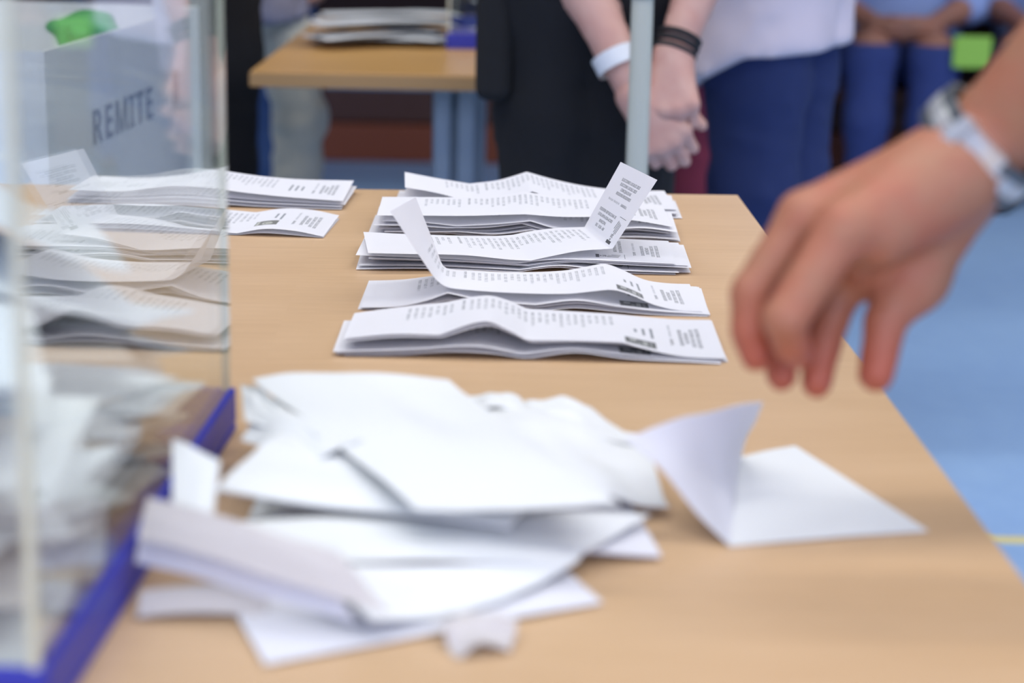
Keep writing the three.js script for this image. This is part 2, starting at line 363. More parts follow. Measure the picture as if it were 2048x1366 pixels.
pile({ ts: [0, .08, .3, .4, .72, .95, 1], ax: 0.010, z: -1.976, kind: 'plain', group: 'ballots of the fourth pile from the camera', jx: 0.010, jz: 0.007, topYaw: 0.02,
  topLabel: 'top ballot of the fourth pile, peaked along its middle crease', where: 'of the fourth pile from the camera',
  topP: [[0, .019, .019], [.15, .0195, .0195], [.3, .020, .020], [.42, .0225, .0215], [.5, .027, .0225, 1], [.62, .0225, .0205], [.75, .021, .021, 1], [.88, .018, .0175], [1, .013, .012]],
  mid: [[0, .014, .014], [.12, .014, .0135], [.25, .0125, .010, 1], [.38, .014, .013], [.5, .019, .017, 1], [.6, .0125, .0095], [.75, .011, .009, 1], [.88, .012, .0125], [1, .0095, .009]],
  botP: [[0, 0, 0], [.12, .001, .001], [.25, .003, .004, 1], [.38, .0005, .0005], [.5, .004, .006, 1], [.62, .001, .001], [.8, .001, .001], [1, 0, 0]] });
pile({ ts: [0, .1, .3, .6, 1, 1], ax: 0.0245, z: -2.108, kind: 'plain', group: 'ballots of the farthest pile on the table', jx: 0.007, jz: 0.005, topYaw: 0.06,
  topLabel: 'top ballot of the farthest pile, its left end lifted', where: 'of the farthest pile in the right column',
  topP: [[0, .0255, .0265], [.12, .019, .0205], [.25, .013, .010, 1], [.36, .0175, .0125], [.47, .027, .0235, 1], [.58, .0185, .0115], [.7, .0115, .0085], [.85, .007, .006], [1, .007, .005]],
  mid: [[0, .0125, .012], [.25, .007, .006], [.36, .0095, .0085], [.47, .0175, .0155, 1], [.6, .010, .007], [.8, .005, .004], [1, .004, .003]],
  botP: [[0, 0, 0], [.25, .0005, .0005], [.36, .003, .004], [.47, .003, .003, 1], [.6, .001, .001], [1, 0, 0]] });
pile({ ts: [0, .12, .3, .6, 1, 1], ax: -0.183, as: 1, z: -2.118, yaw: -0.03, kind: 'plain', group: 'ballots of the far pile beside the clear box', jx: 0.007, jz: 0.004,
  topLabel: 'top ballot of the far pile partly hidden by the clear box', where: 'of the far pile beside the clear box',
  topP: [[0, .010, .012], [.2, .012, .012], [.38, .021, .019], [.5, .019, .018], [.65, .014, .0135], [.8, .0115, .010], [1, .0115, .007]],
  mid: [[0, .005, .006], [.2, .006, .006], [.38, .011, .010], [.5, .010, .009], [.65, .008, .006], [.8, .006, .0045], [1, .005, .003]],
  botP: [[0, 0, 0], [.25, .001, .001], [.38, .002, .003], [.5, .002, .003], [.7, .0005, .0005], [1, 0, 0]] });
pile({ n: 2, ax: -0.187, as: 1, z: -1.962, yaw: -0.06, kind: 'emblem', group: 'two ballots behind the clear box', jx: 0.002,
  topLabel: 'ballot with a square emblem lying behind the clear box', where: 'under the one with a square emblem',
  topP: [[0, .004, .004], [.3, .009, .008], [.5, .007, .006], [.7, .0035, .0015, 1], [.8, .0085, .007], [.9, .008, .006], [1, .003, .001]],
  botP: [[0, 0, 0], [.3, .003, .003], [.5, .002, .002], [.7, 0, 0, 1], [.8, .003, .003], [1, 0, 0]] });

// ---------------------------------------------------------------- the heap of envelopes in front
// corners in metres (height above the table), bulge along the middle, wrinkle
function patchGeo(c, bulge, wr, t = 0.0011, k = 1) {
  const q = c.map((p) => new THREE.Vector3(p[0], T + p[1], p[2]));
  return sheetGeo((u, v) => {
    const p = q[0].clone().multiplyScalar((1 - u) * (1 - v)).addScaledVector(q[1], u * (1 - v)).addScaledVector(q[2], u * v).addScaledVector(q[3], (1 - u) * v);
    const e = bulge * Math.sin(Math.PI * Math.pow(u, k)) * (0.65 + 0.35 * Math.sin(Math.PI * v)) + wr * nz(u * 2.6 + c[0][0] * 40, v * 2.2 + c[0][2] * 30, c[1][0] * 20);
    return [p.x, Math.max(p.y + e, T + 0.001), p.z];
  }, 20, 12, t);
}
const HEAP = 'loose envelopes and papers of the foreground heap';
const heap = [
  ['white sheet at the foot of the heap with its corner nearest the camera', 'paperCool', [[-.1426, .003, -.9388], [.0312, .003, -.9983], [.0499, .002, -.9536], [-.1154, .002, -.867]], .001, .001, 'paper_sheet', 'paper'],
  ['white envelope flat beneath the right side of the heap', 'paperCool', [[-.05, .006, -1.15], [.07, .006, -1.12], [.085, .004, -1.02], [-.02, .005, -1.0]], .004, .002, 'envelope', 'envelope'],
  ['white envelope flat beneath the back of the heap', 'paper', [[-.15, .006, -1.17], [-.03, .006, -1.18], [-.02, .006, -1.08], [-.15, .006, -1.06]], .003, .002, 'envelope', 'envelope'],
  ['white envelope buried in the middle of the heap', 'paper', [[-.14, .016, -1.08], [.0, .014, -1.09], [.02, .012, -.99], [-.13, .014, -.96]], .004, .002, 'envelope', 'envelope'],
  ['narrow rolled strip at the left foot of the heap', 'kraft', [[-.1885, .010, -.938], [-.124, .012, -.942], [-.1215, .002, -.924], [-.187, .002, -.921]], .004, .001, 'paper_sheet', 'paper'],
  ['white strip under the grey flap at the left of the heap', 'paperCool', [[-.1905, .034, -.9536], [-.0890, .028, -.9114], [-.0745, .010, -.9004], [-.1930, .021, -.9490]], .002, .002, 'paper_sheet', 'paper'],
  ['white envelope with a folded valley at the front of the heap', 'paper', [[-.1, .030, -.930], [.0389, .012, -.989], [-.0011, .007, -.9434], [-.0667, .012, -.8987]], -.005, .002, 'envelope', 'envelope'],
  ['large white envelope across the middle of the heap', 'paper', [[-.1456, .031, -.985], [.0813, .013, -1.064], [.0307, .011, -.981], [-.081, .026, -.942]], .004, .002, 'envelope', 'envelope'],
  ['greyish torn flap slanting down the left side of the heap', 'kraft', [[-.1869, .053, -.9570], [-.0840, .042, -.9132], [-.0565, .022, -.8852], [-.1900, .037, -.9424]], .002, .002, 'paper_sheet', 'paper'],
  ['white envelope with curled far edge at the right of the heap', 'paper', [[-.030, .036, -1.222], [.083, .026, -1.172], [.0947, .008, -1.0945], [-.004, .030, -1.054]], .006, .008, 'envelope', 'envelope'],
  ['white envelope with its left tip sticking out of the heap', 'paper', [[-.160, .040, -1.0075], [-.1348, .048, -1.0931], [.0229, .034, -1.05], [.0007, .030, -.9926]], .002, .003, 'envelope', 'envelope'],
  ['crumpled slip standing at the back left of the heap', 'paper', [[-.161, .036, -1.115], [-.147, .048, -1.168], [-.080, .050, -1.07], [-.110, .044, -1.055]], .006, .003, 'paper_sheet', 'paper'],
  ['white corner standing upright at the left of the heap', 'paper', [[-.1860, .064, -1.0266], [-.1557, .061, -.9988], [-.1509, .047, -.9399], [-.1751, .047, -.9617]], .001, .001, 'paper_sheet', 'paper'],
  ['largest white sheet lying on top of the heap', 'paper', [[-.1648, .053, -1.1972], [-.0402, .053, -1.2038], [.0595, .042, -.9908], [-.0487, .046, -.970]], .003, .006, 'paper_sheet', 'paper'],
  ['white slip curling up at the far left of the heap', 'paper', [[-.1764, .040, -1.225], [-.1485, .050, -1.1558], [-.1099, .050, -1.0782], [-.1603, .042, -1.1286]], .003, .006, 'paper_sheet', 'paper'],
  ['small curled slip at the far edge of the heap', 'paper', [[-.0300, .026, -1.246], [.0026, .031, -1.246], [.0143, .033, -1.19], [-.022, .034, -1.20]], .005, .004, 'paper_sheet', 'paper'],
  ['white slip with a rounded hump at the far right of the heap', 'paper', [[.008, .028, -1.236], [.0515, .031, -1.215], [.0853, .020, -1.16], [.020, .030, -1.15]], .008, .004, 'paper_sheet', 'paper'],
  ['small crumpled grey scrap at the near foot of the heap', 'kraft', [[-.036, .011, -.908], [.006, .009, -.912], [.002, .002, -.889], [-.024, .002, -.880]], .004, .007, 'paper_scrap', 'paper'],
];
heap.forEach(([label, mat, c, b, w, name, cat]) => top(name, patchGeo(c, b, w, name === 'envelope' ? 0.0014 : 0.0005), M[mat], label, cat, HEAP));
{ // folded white sheet lying by itself to the right of the heap
  const P = [.1261, 0, -1.0454], Bc = [.2447, 0, -1.077], C = [.1894, 0, -1.239], Q = [.150, 0, -1.212];
  const g = thing('folded_sheet', 'white folded sheet with one half standing up, right of the heap', 'paper', HEAP, 0, 0, 0);
  mesh('lying_half', patchGeo([P, Bc, C, Q].map((p) => [p[0], p[1] + .0009, p[2]]), .001, .0004, 0.0008), M.paper, g);
  mesh('standing_half', patchGeo([[.0665, .0558, -1.0822], [.1549, .056, -1.1535], [.150, .0011, -1.212], [.1261, .0011, -1.0454]], -.002, .006, 0.0005), M.paperCool, g);
}

// ---------------------------------------------------------------- clear ballot boxes
function ballotBox(name, label, w, d, h, x, z, yaw) {
  const g = thing(name, label, 'ballot box', null, x, T, z); g.rotation.y = yaw;
  const th = 0.004, i = 0.0045, W = w - 2 * i, D = d - 2 * i;
  const bb = mesh('base', rbox(w, 0.006, d, 0.002, 0, 0.0036, 0), M.blue, g);
  mesh('rim', mergeGeometries([rbox(w, 0.024, 0.006, 0.002, 0, 0.0185, d / 2 - 0.003), rbox(w, 0.024, 0.006, 0.002, 0, 0.0185, -d / 2 + 0.003), rbox(0.006, 0.024, d - 0.012, 0.002, w / 2 - 0.003, 0.0185, 0), rbox(0.006, 0.024, d - 0.012, 0.002, -w / 2 + 0.003, 0.0185, 0)]), M.blue, bb);
  const y = 0.008 + h / 2;
  mesh('pane', box(th, h, D, W / 2, y, 0), M.acrylic, g);
  mesh('pane', box(th, h, D, -W / 2, y, 0), M.acrylic, g);
  mesh('pane', box(W - th - 0.001, h, th, 0, y, D / 2 - th), M.acrylic, g);
  mesh('pane', box(W - th - 0.001, h, th, 0, y, -D / 2 + th), M.acrylic, g);
  for (const sz of [-1, 1]) for (const sx of [-1, 1]) mesh('corner_strip', box(0.0045, h, 0.0045, sx * (W / 2 - 0.001), y, sz * (D / 2 + 0.001)), M.acrylicEdge, g);
  const sz = -0.37 * d, nearL = d / 2 - sz - 0.012, farL = d / 2 + sz - 0.012;   // the slot lies towards the far end
  mesh('lid', mergeGeometries([rbox(w, 0.012, nearL, 0.003, 0, h + 0.0145, d / 2 - nearL / 2), rbox(w, 0.012, farL, 0.003, 0, h + 0.0145, -d / 2 + farL / 2), rbox(w * 0.1, 0.012, 0.024, 0.003, -w * 0.45, h + 0.0145, sz)]), M.acrylic, g);
  return g;
}
const HANG = [[-.2333, .386, -1.205], [-.199, .386, -1.205], [-.2053, .2465, -1.2031], [-.2192, .2456, -1.2029]];
const YB = 2.19 * Math.PI / 180, bw = 0.34, bd = 0.463;
const bcx = -0.1925 - bw / 2 * Math.cos(YB), bcz = -1.0345 + 0.0065;
ballotBox('ballot_box', 'clear ballot box with a blue base at the left edge of the near table', bw, bd, 0.36, bcx, bcz, -YB);
{ // envelopes inside it
  // each envelope is draped over the heights of those below it
  const cell = 0.008, nx = Math.ceil(bw / cell), nzz = Math.ceil(bd / cell), hm = new Float32Array(nx * nzz).fill(0.009), nu = 16, nv = 12, L = 0.162, Wd = 0.114;
  for (let i = 0; i < 72; i++) {
    const a = rr(0, Math.PI), ca = Math.cos(a), sa = Math.sin(a), ex = (L * Math.abs(ca) + Wd * Math.abs(sa)) / 2 + 0.013, ez = (L * Math.abs(sa) + Wd * Math.abs(ca)) / 2 + 0.014;
    const mx = bw / 2 - ex, mz = bd / 2 - ez, lx = Math.max(-mx, Math.min(mx, (i % 5 < (i < 40 ? 3 : 1) ? 1 : -1) * mx + rr(-0.02, 0.02))), lz = Math.max(-mz, Math.min(mz, [-1, 0, 1][(i + (i > 30 && rnd() > .5 ? 1 : 0)) % 3] * mz + rr(-0.04, 0.04)));
    const pos = [], H = [], C = [];
    for (let q = 0; q <= nv; q++) for (let p = 0; p <= nu; p++) {
      const U = (p / nu - .5) * L, Vv = (q / nv - .5) * Wd, X = lx + U * ca - Vv * sa, Z = lz + U * sa + Vv * ca;
      const ci = Math.floor((X + bw / 2) / cell), cj = Math.floor((Z + bd / 2) / cell); let m = 0;
      for (let dj = -1; dj <= 1; dj++) for (let di = -1; di <= 1; di++) m = Math.max(m, hm[Math.max(0, Math.min(nzz - 1, cj + dj)) * nx + Math.max(0, Math.min(nx - 1, ci + di))]);
      pos.push([X, Z]); H.push(m + 0.0030); C.push([ci, cj]);
    }
    const lowest = H.slice(), id = (p, q) => q * (nu + 1) + p;
    for (let it = 0; it < 26; it++) for (let q = 0; q <= nv; q++) for (let p = 0; p <= nu; p++) {
      const k = id(p, q), av = (H[id(Math.max(0, p - 1), q)] + H[id(Math.min(nu, p + 1), q)] + H[id(p, Math.max(0, q - 1))] + H[id(p, Math.min(nv, q + 1))]) / 4;
      H[k] = Math.max(lowest[k], av);
    }
    C.forEach(([ci, cj], k) => { for (let dj = -1; dj <= 1; dj++) for (let di = -1; di <= 1; di++) { const f = Math.max(0, Math.min(nzz - 1, cj + dj)) * nx + Math.max(0, Math.min(nx - 1, ci + di)); hm[f] = Math.max(hm[f], H[k] + 0.0016); } });
    const g = sheetGeo((u, v) => { const k = id(Math.round(u * nu), Math.round(v * nv)), [X, Z] = pos[k]; return [bcx + X * Math.cos(-YB) + Z * Math.sin(-YB), T + H[k], bcz - X * Math.sin(-YB) + Z * Math.cos(-YB)]; }, nu, nv, 0.0012);
    top('envelope', g, i % 5 === 2 ? M.kraft : M.paper, (i % 5 === 2 ? 'greyish' : 'white') + ' envelope lying in the pile inside the clear ballot box', 'envelope', 'envelopes inside the near ballot box');
  }
  const gx = bcx - 0.07, gz = bcz + 0.13;
  top('envelope', patchGeo([[gx - .05, .165, gz - .05], [gx + .09, .168, gz - .03], [gx + .08, .158, gz + .06], [gx - .06, .156, gz + .04]], .004, .004, 0.0014), M.greenPaper, 'green envelope on the pile inside the clear ballot box', 'envelope', 'envelopes inside the near ballot box');
  top('envelope', patchGeo(HANG, .001, .002, 0.0012), M.paperCool, 'white envelope hanging down from the slot of the clear ballot box', 'envelope', 'envelopes inside the near ballot box');
}
// the second box on the far table
ballotBox('ballot_box', 'clear ballot box with a blue base on the table further back', 0.32, 0.40, 0.34, 0.022, -3.975, 0);
for (let i = 0; i < 9; i++) {
  const a = rr(0, 3.1), x = 0.022 + rr(-.05, .05), z = -3.975 + rr(-.08, .08), y = 0.014 + i * 0.011;
  const c = [[-.08, -.055], [.08, -.055], [.08, .055], [-.08, .055]].map(([p, q]) => [x + p * Math.cos(a) - q * Math.sin(a), y, z + p * Math.sin(a) + q * Math.cos(a)]);
  top('envelope', patchGeo(c, .003, .002, .0014), M.paper, 'white envelope inside the ballot box on the table further back', 'envelope', 'envelopes inside the far ballot box');
}
for (let i = 0; i < 11; i++) { // heap of ballots on the far table
  const a = rr(-0.7, 0.5), x = -0.27 + rr(-.02, .02), z = -3.88 + rr(-.09, .09), y = 0.002 + i * 0.0048;
  const c = [[-.135, -.052], [.135, -.052], [.135, .052], [-.135, .052]].map(([p, q]) => [x + p * Math.cos(a) - q * Math.sin(a), y, z + p * Math.sin(a) + q * Math.cos(a)]);
  top('ballot_paper', patchGeo(c, .006, .003, .0003), M.paper, 'white ballot in the untidy heap on the table further back', 'ballot', 'ballots heaped on the far table');
}

// ---------------------------------------------------------------- tall white bin with lettering behind the near table
{
  const ax = -.569, az = -2.354, bx = -.495, bz = -3.05, len = Math.hypot(bx - ax, bz - az), w = 0.34, h = T + 0.132;
  const yaw = Math.atan2(bx - ax, -(bz - az));
  const g = thing('lettered_bin', 'tall white open bin with grey lettering seen through the clear ballot box', 'bin', null, (ax + bx) / 2 - w / 2 * Math.cos(yaw), 0, (az + bz) / 2 - w / 2 * Math.sin(yaw));
  g.rotation.y = -yaw;
  mesh('bottom', box(w - 0.012, 0.006, len - 0.012, 0, 0.005, 0), M.whiteBoard, g);
  for (const q of [1, -1]) {
    mesh('side_panel', box(0.005, h, len, q * (w / 2 - 0.0025), h / 2 + 0.001, 0), M.whiteBoard, g);
    mesh('end_panel', box(w - 0.0102, h, 0.005, 0, h / 2 + 0.001, q * (len / 2 - 0.0025)), M.whiteBoard, g);
  }
  const font = await new FontLoader().loadAsync('fonts/droid/droid_sans_bold.typeface.json');
  let lz = len / 2 - 0.165; const ink = std(0x9ba1a3, 0.8);
  for (const ch of 'REMITE') {
    const lg = new TextGeometry(ch, { font, size: 0.046, depth: 0.0006, curveSegments: 4 }); lg.computeBoundingBox();
    const wd = lg.boundingBox.max.x * 1.15 + 0.006; lg.scale(1.15, 1, 1);
    mesh('letter', lg.rotateY(Math.PI / 2).translate(w / 2 + 0.0003, T - 0.006, lz), ink, g); lz -= wd;
  }
  mesh('slot', rbox(0.002, 0.08, 0.026, 0.0008, w / 2 + 0.0006, T + 0.04, -len / 2 + 0.14), std(0x9ba1a3, 0.8), g);
  // green liner bag bulging out of it
  const sg = netGeo((q) => { const d = Math.hypot(q[0] / 1.0, q[1] / 0.62, q[2] / 1.5) - 0.062; return d * 0.7 + 0.016 * nz(q[0] * 22, q[1] * 22, q[2] * 22); }, [-.09, -.07, -.12], [.09, .07, .12], .007);
  const m = top('plastic_bag', sg, M.greenBag, 'crumpled green plastic bag sticking out of the white lettered bin', 'bag');
  m.scale.setScalar(.78); m.position.set(-.600, T + .118, -2.74);
  const r = top('discarded_paper', netGeo((q) => Math.max(Math.abs(q[1]) - .32, Math.abs(q[0]) - .15, Math.abs(q[2]) - .32) + .012 * nz(q[0] * 14, q[1] * 14, q[2] * 14), [-.2, -.36, -.36], [.2, .36, .36], .02), M.kraft, 'crumpled waste paper filling the white lettered bin', 'paper'); r.userData.kind = 'stuff';
  r.position.set(g.position.x, .42, g.position.z); r.rotation.y = -yaw;
}

// ---------------------------------------------------------------- pole
{
  const g = thing('metal_post', 'grey metal post standing behind the near table in front of the person in black', 'post', null, .1665, 0, -2.65);
  mesh('foot_plate', cyl(.16, .17, .016, 0, .0085, 0, 32), M.pole, g);
  mesh('tube', cyl(.0150, .0150, 1.9, 0, .966, 0, 24), M.pole, g);
  mesh('clamp', mergeGeometries([cyl(.0195, .0195, .03, 0, T + .205, 0, 20), rbox(.02, .016, .014, .003, .024, T + .205, 0)]), M.steel, g);
}

// ---------------------------------------------------------------- people
function paintSkin(g, base, red, tips = []) {
  const p = g.attributes.position, col = new Float32Array(p.count * 3), b = new THREE.Color(base), r = new THREE.Color(red), c = new THREE.Color();
  for (let i = 0; i < p.count; i++) {
    const x = p.getX(i), y = p.getY(i), z = p.getZ(i);
    let k = 0.22 + 0.35 * nz(x * 38, y * 38, z * 38) + 0.18 * nz(x * 120, y * 120, z * 120);
    for (const t of tips) k = Math.max(k, 0.95 - Math.hypot(x - t[0], y - t[1], z - t[2]) / t[3] * 0.7);
    c.copy(b).lerp(r, Math.max(0, Math.min(1, k))); col.set([c.r, c.g, c.b], 3 * i);
  }
  g.setAttribute('color', new THREE.Float32BufferAttribute(col, 3));
  return g;
}
// bones of a simple hand: wrist point, direction of the fingers, palm normal, curl
function handBones(w, dir, nor, side, curl = 0.5, s = 1) {
  const f = V(dir).normalize(), n = V(nor).addScaledVector(f, -V(nor).dot(f)).normalize(), a = f.clone().cross(n).multiplyScalar(side);
  const at = (x, y, z, r) => { const p = V(w).addScaledVector(f, x * s).addScaledVector(a, y * s).addScaledVector(n, z * s); return [p.x, p.y, p.z, r * s]; };
  const palm = [[at(0, 0, 0, .025), at(.08, .028, 0, .013)], [at(0, 0, 0, .025), at(.085, .008, 0, .013)], [at(0, 0, 0, .025), at(.083, -.012, 0, .0125)], [at(0, 0, 0, .025), at(.075, -.03, 0, .012)]];
  const fingers = [];
  [[.08, .028, .040, .024, .02, .0090], [.085, .008, .045, .028, .022, .0092], [.083, -.012, .041, .026, .021, .0086], [.075, -.03, .032, .019, .018, .0078]].forEach(([x, y, l1, l2, l3, r]) => {
    let ang = curl * 0.7, px = x, pz = 0; const ch = [at(px, y, pz, r * 1.15)];
    for (const [l, k] of [[l1, 0.9], [l2, 0.8], [l3, 0]]) { px += l * Math.cos(ang); pz += l * Math.sin(ang); ch.push(at(px, y, pz, r * (l === l3 ? 0.82 : 1))); ang += curl * k; }
    fingers.push(ch);
  });
  fingers.push([at(.025, .022, .006, .015), at(.055, .048, .018, .0115), at(.085, .056, .026, .0095)]);
  return { palm, fingers };
}
function handSdf(hb) {
  return (p) => {
    let d = 1; for (const b of hb.palm) d = smin(d, limb(p, b[0], b[1]), .012);
    let out = d;
    for (const f of hb.fingers) { let e = 1; for (let i = 0; i + 1 < f.length; i++) e = smin(e, limb(p, f[i], f[i + 1]), .003); out = Math.min(out, smin(d, e, .008)); }
    return out;
  };
}
const bound = (pts, m) => [[0, 1, 2].map((k) => Math.min(...pts.map((p) => p[k])) - m), [0, 1, 2].map((k) => Math.max(...pts.map((p) => p[k])) + m)];
function person(o) {
  const { x, z, yaw = 0, H = 1.72, seated, label, group } = o, k = H / 1.72;
  const g = thing('person', label, 'person', group, x, 0, z); g.rotation.y = yaw;
  const cy = Math.cos(yaw), sy = Math.sin(yaw);
  const loc = (w) => { const a = w[0] - x, b = w[2] - z; return [a * cy - b * sy, w[1], a * sy + b * cy, w[3] ?? .03]; };   // world to person
  const S = (q) => [q[0] * k, q[1] * k, q[2] * k, q[3] * k];
  const st = o.stride ?? 0, slim = o.slim ?? 1, thin = o.thin ?? 1, lx = o.legs ?? 1;
  const sd = seated ? -0.47 : 0;                                   // the trunk sinks when seated
  const up = (q) => [q[0], q[1] + sd, q[2], q[3]];
  const trunk = [[up([0, .95, 0, .135 * slim]), up([0, 1.1, .005, .12 * slim])], [up([0, 1.1, .005, .12 * slim]), up([0, 1.3, 0, .14])], [up([-.1, 1.36, -.01, .085]), up([.1, 1.36, -.01, .085])], [up([-.085 * slim, .93, 0, .115 * slim]), up([.085 * slim, .93, 0, .115 * slim])]].map((b) => b.map(S));
  const neck = [[up([0, 1.4, -.01, .058]), up([0, 1.52, .012, .052])]].map((b) => b.map(S));
  const head = [[up([0, 1.6, .01, .082]), up([0, 1.565, .035, .06])], [up([0, 1.625, -.015, .09]), up([0, 1.63, -.01, .09])], [up([0, 1.585, .09, .009]), up([0, 1.565, .104, .012])], [up([-.078, 1.59, 0, .014]), up([-.084, 1.57, .0, .012])], [up([.078, 1.59, 0, .014]), up([.084, 1.57, .0, .012])]].map((b) => b.map(S));
  
  const legs = [-1, 1].map((s) => (seated
    ? [[s * .09, .47, .02, .095], [s * .10, .49, .42, .068], [s * .10, .28, .44, .058], [s * .1, .09, .42, .045]]
    : [[s * .09 * lx, .92, 0, .1 * slim], [s * .095 * lx, .70, s * st * .5 + .01, .083 * slim * thin], [s * .1 * lx, .5, s * st + .015, .062 * thin], [s * .1 * lx, .3, s * st - .005, .06 * thin], [s * .1 * lx, .09, s * st - .02, .044]]).map(S));
  const feet = legs.map((l) => { const e = l[l.length - 1]; return [[e[0], .045 * k, e[2] - .03 * k, .04 * k], [e[0] * 1.15, .035 * k, e[2] + .15 * k, .032 * k]]; });
  const arms = {};
  for (const [side, s] of [['L', 1], ['R', -1]]) {
    const sh = S(up([s * .185, 1.385, -.01, .055]));
    let a = o.arms?.[side];
    if (a) a = a.map((q) => loc(q)); else a = seated ? [[s * .22, .63, .1], [s * .08, .58, .33], [s * -.02, .57, .38]].map((q) => [...q, .03]) : [[s * .23, 1.1, -.02], [s * .235, .86, .06], [s * .22, .77, .09]].map((q) => S([...q, .03]));
    arms[side] = { sh, el: [...a[0].slice(0, 3), .038 * k], fo: null, wr: [...a[1].slice(0, 3), .026 * k], tip: a[2].slice(0, 3), s };
    const A = arms[side]; A.fo = [0, 1, 2].map((i) => A.el[i] * .7 + A.wr[i] * .3).concat(.040 * k);
  }
  const dT = (p, list, kk, sz) => { let d = 1; for (const b of list) d = smin(d, limb(p, b[0], b[1], sz), kk); return d; };
  const dChain = (p, c, kk, grow = 0) => { let d = 1; for (let i = 0; i + 1 < c.length; i++) d = smin(d, limb(p, c[i], c[i + 1]), kk); return d - grow; };
  const skipHand = o.skipHand;
  const body = (p) => {
    let d = dT(p, trunk, .08, 1.3);
    d = smin(d, dT(p, neck, .02, 1), .04); d = smin(d, dT(p, head, .02, 1), .02);
    for (const q of ['L', 'R']) { const A = arms[q]; d = smin(d, dChain(p, [A.sh, A.el, A.fo, A.wr], .02), .03); }
    for (const l of legs) d = smin(d, dChain(p, l, .03), .03);
    return d;
  };
  const all = [...legs.flat(), ...feet.flat(), arms.L.sh, arms.L.el, arms.L.wr, arms.R.sh, arms.R.el, arms.R.wr, S(up([0, 1.75, .12, 0])), S(up([0, 1.75, -.12, 0]))];
  const [lo, hi] = bound(all, .13);
  const parts = [netGeo(body, lo, hi, o.cell ?? .015)];
  const tips = [];
  for (const q of ['L', 'R']) {
    if (skipHand === q) continue;
    const A = arms[q], dir = [0, 1, 2].map((i) => A.tip[i] - A.wr[i]);
    const hb = handBones(A.wr, dir, o.palm?.[q] ?? [-A.s, 0, .2], A.s, o.curl ?? .5, k);
    const pts = [...hb.palm.flat(), ...hb.fingers.flat()], [a, b] = bound(pts, .03);
    parts.push(netGeo(handSdf(hb), a, b, o.handCell ?? .006));
  }
  mesh('body', paintSkin(mergeGeometries(parts), o.skin ?? 0xb98d78, o.red ?? 0xb06a58), M.skin, g);
  // hair
  const hr = S(up([0, 1.64, -.02, .1])), fr = S(up([0, 1.60, .06, 0]));
  mesh('hair', netGeo((p) => Math.max(Math.hypot(p[0] - hr[0], (p[1] - hr[1]) * .95, (p[2] - hr[2]) * .92) - hr[3] + .004 * nz(p[0] * 60, p[1] * 60, p[2] * 60), (p[2] - fr[2]) * .6 + (fr[1] - .02 - p[1]) * .8), [hr[0] - .13, hr[1] - .14, hr[2] - .14], [hr[0] + .13, hr[1] + .14, hr[2] + .14], .011), o.hair ? std(o.hair, .7) : M.hair, g);
  for (const s of [-1, 1]) { const e = S(up([s * .033, 1.605, .083, .011])); mesh('eye', new THREE.SphereGeometry(e[3], 10, 8).translate(e[0], e[1], e[2]), M.eye, g); }
  { const m = S(up([0, 1.535, .087, .02])); mesh('mouth', new THREE.SphereGeometry(m[3], 10, 8).scale(1, .28, .35).translate(m[0], m[1], m[2]), std(0x9c5a50, .6), g); }
  // trousers
  const wr = o.wrinkle ?? 1, waist = (1.0 + sd) * k, ease = o.ease ?? .014;
  const cuff = .1 * k;
  const trousers = (p) => {
    let d = 1; for (const l of legs) d = Math.min(d, dChain(p, l, .03, ease));
    let t = dT(p, [trunk[0], trunk[3]], .08, 1.3) - .012; d = smin(d, t, .05);
    d += .0045 * wr * nz(p[0] * 18, p[1] * 34, p[2] * 18) + .003 * wr * nz(p[0] * 45, p[1] * 60, p[2] * 45);
    return Math.max(d, p[1] - waist, cuff - p[1]);
  };
  const [l2, h2] = bound([...legs.flat(), S([-.2, waist / k, -.15, 0]), S([.2, waist / k, .15, 0])], .13);
  mesh('trousers', netGeo(trousers, l2, h2, .013), cloth(o.trousers), g);
  // shirt
  const hem = o.hem ?? (() => (.88 + sd) * k), sl = o.sleeve ?? .75, flare = o.flare ?? 0;
  const shirt = (p) => {
    let d = dT(p, trunk, .09, 1.3) - .024 - flare * Math.max(0, (1.15 + sd) * k - p[1]);
    if (o.tail) d = smin(d, Math.min(limb(p, S(up([-.075 * slim, .98, 0, .145 * slim])), S([-.075 * slim, o.tail, 0, .145 * slim]), 1.1), limb(p, S(up([.075 * slim, .98, 0, .145 * slim])), S([.075 * slim, o.tail, 0, .145 * slim]), 1.1)) - flare * Math.max(0, (1.15 + sd) * k - p[1]), .05);
    for (const q of ['L', 'R']) {
      const A = arms[q], e = [0, 1, 2].map((i) => A.sh[i] + (A.el[i] - A.sh[i]) * Math.min(1, sl)).concat(A.sh[3] * .92);
      d = smin(d, limb(p, A.sh, e) - .012, .03);
      if (sl > 1) { const w = [0, 1, 2].map((i) => A.el[i] + (A.wr[i] - A.el[i]) * (sl - 1)).concat(.042 * k); d = smin(d, limb(p, e, w) - .008, .02); }
    }
    d += .005 * wr * nz(p[0] * 16, p[1] * 12, p[2] * 16) + .003 * wr * nz(p[0] * 40, p[1] * 40, p[2] * 40);
    const nk = Math.hypot(p[0], (p[2] - .02)) - .075 * k;
    return Math.max(d, hem(p) - p[1], Math.min(p[1] - (1.44 + sd) * k, 9), Math.max(-(nk), -1) * (p[1] > (1.41 + sd) * k ? 1 : -1) > 0 && p[1] > (1.41 + sd) * k ? .01 : -1);
  };
  const [l3, h3] = bound([arms.L.sh, arms.R.sh, arms.L.el, arms.R.el, ...(sl > 1 ? [arms.L.wr, arms.R.wr] : []), S([-.2, .6, -.2, 0]), S([.2, .6, .2, 0])], .12);
  mesh('shirt', netGeo(shirt, l3, h3, .013), cloth(o.shirt), g);
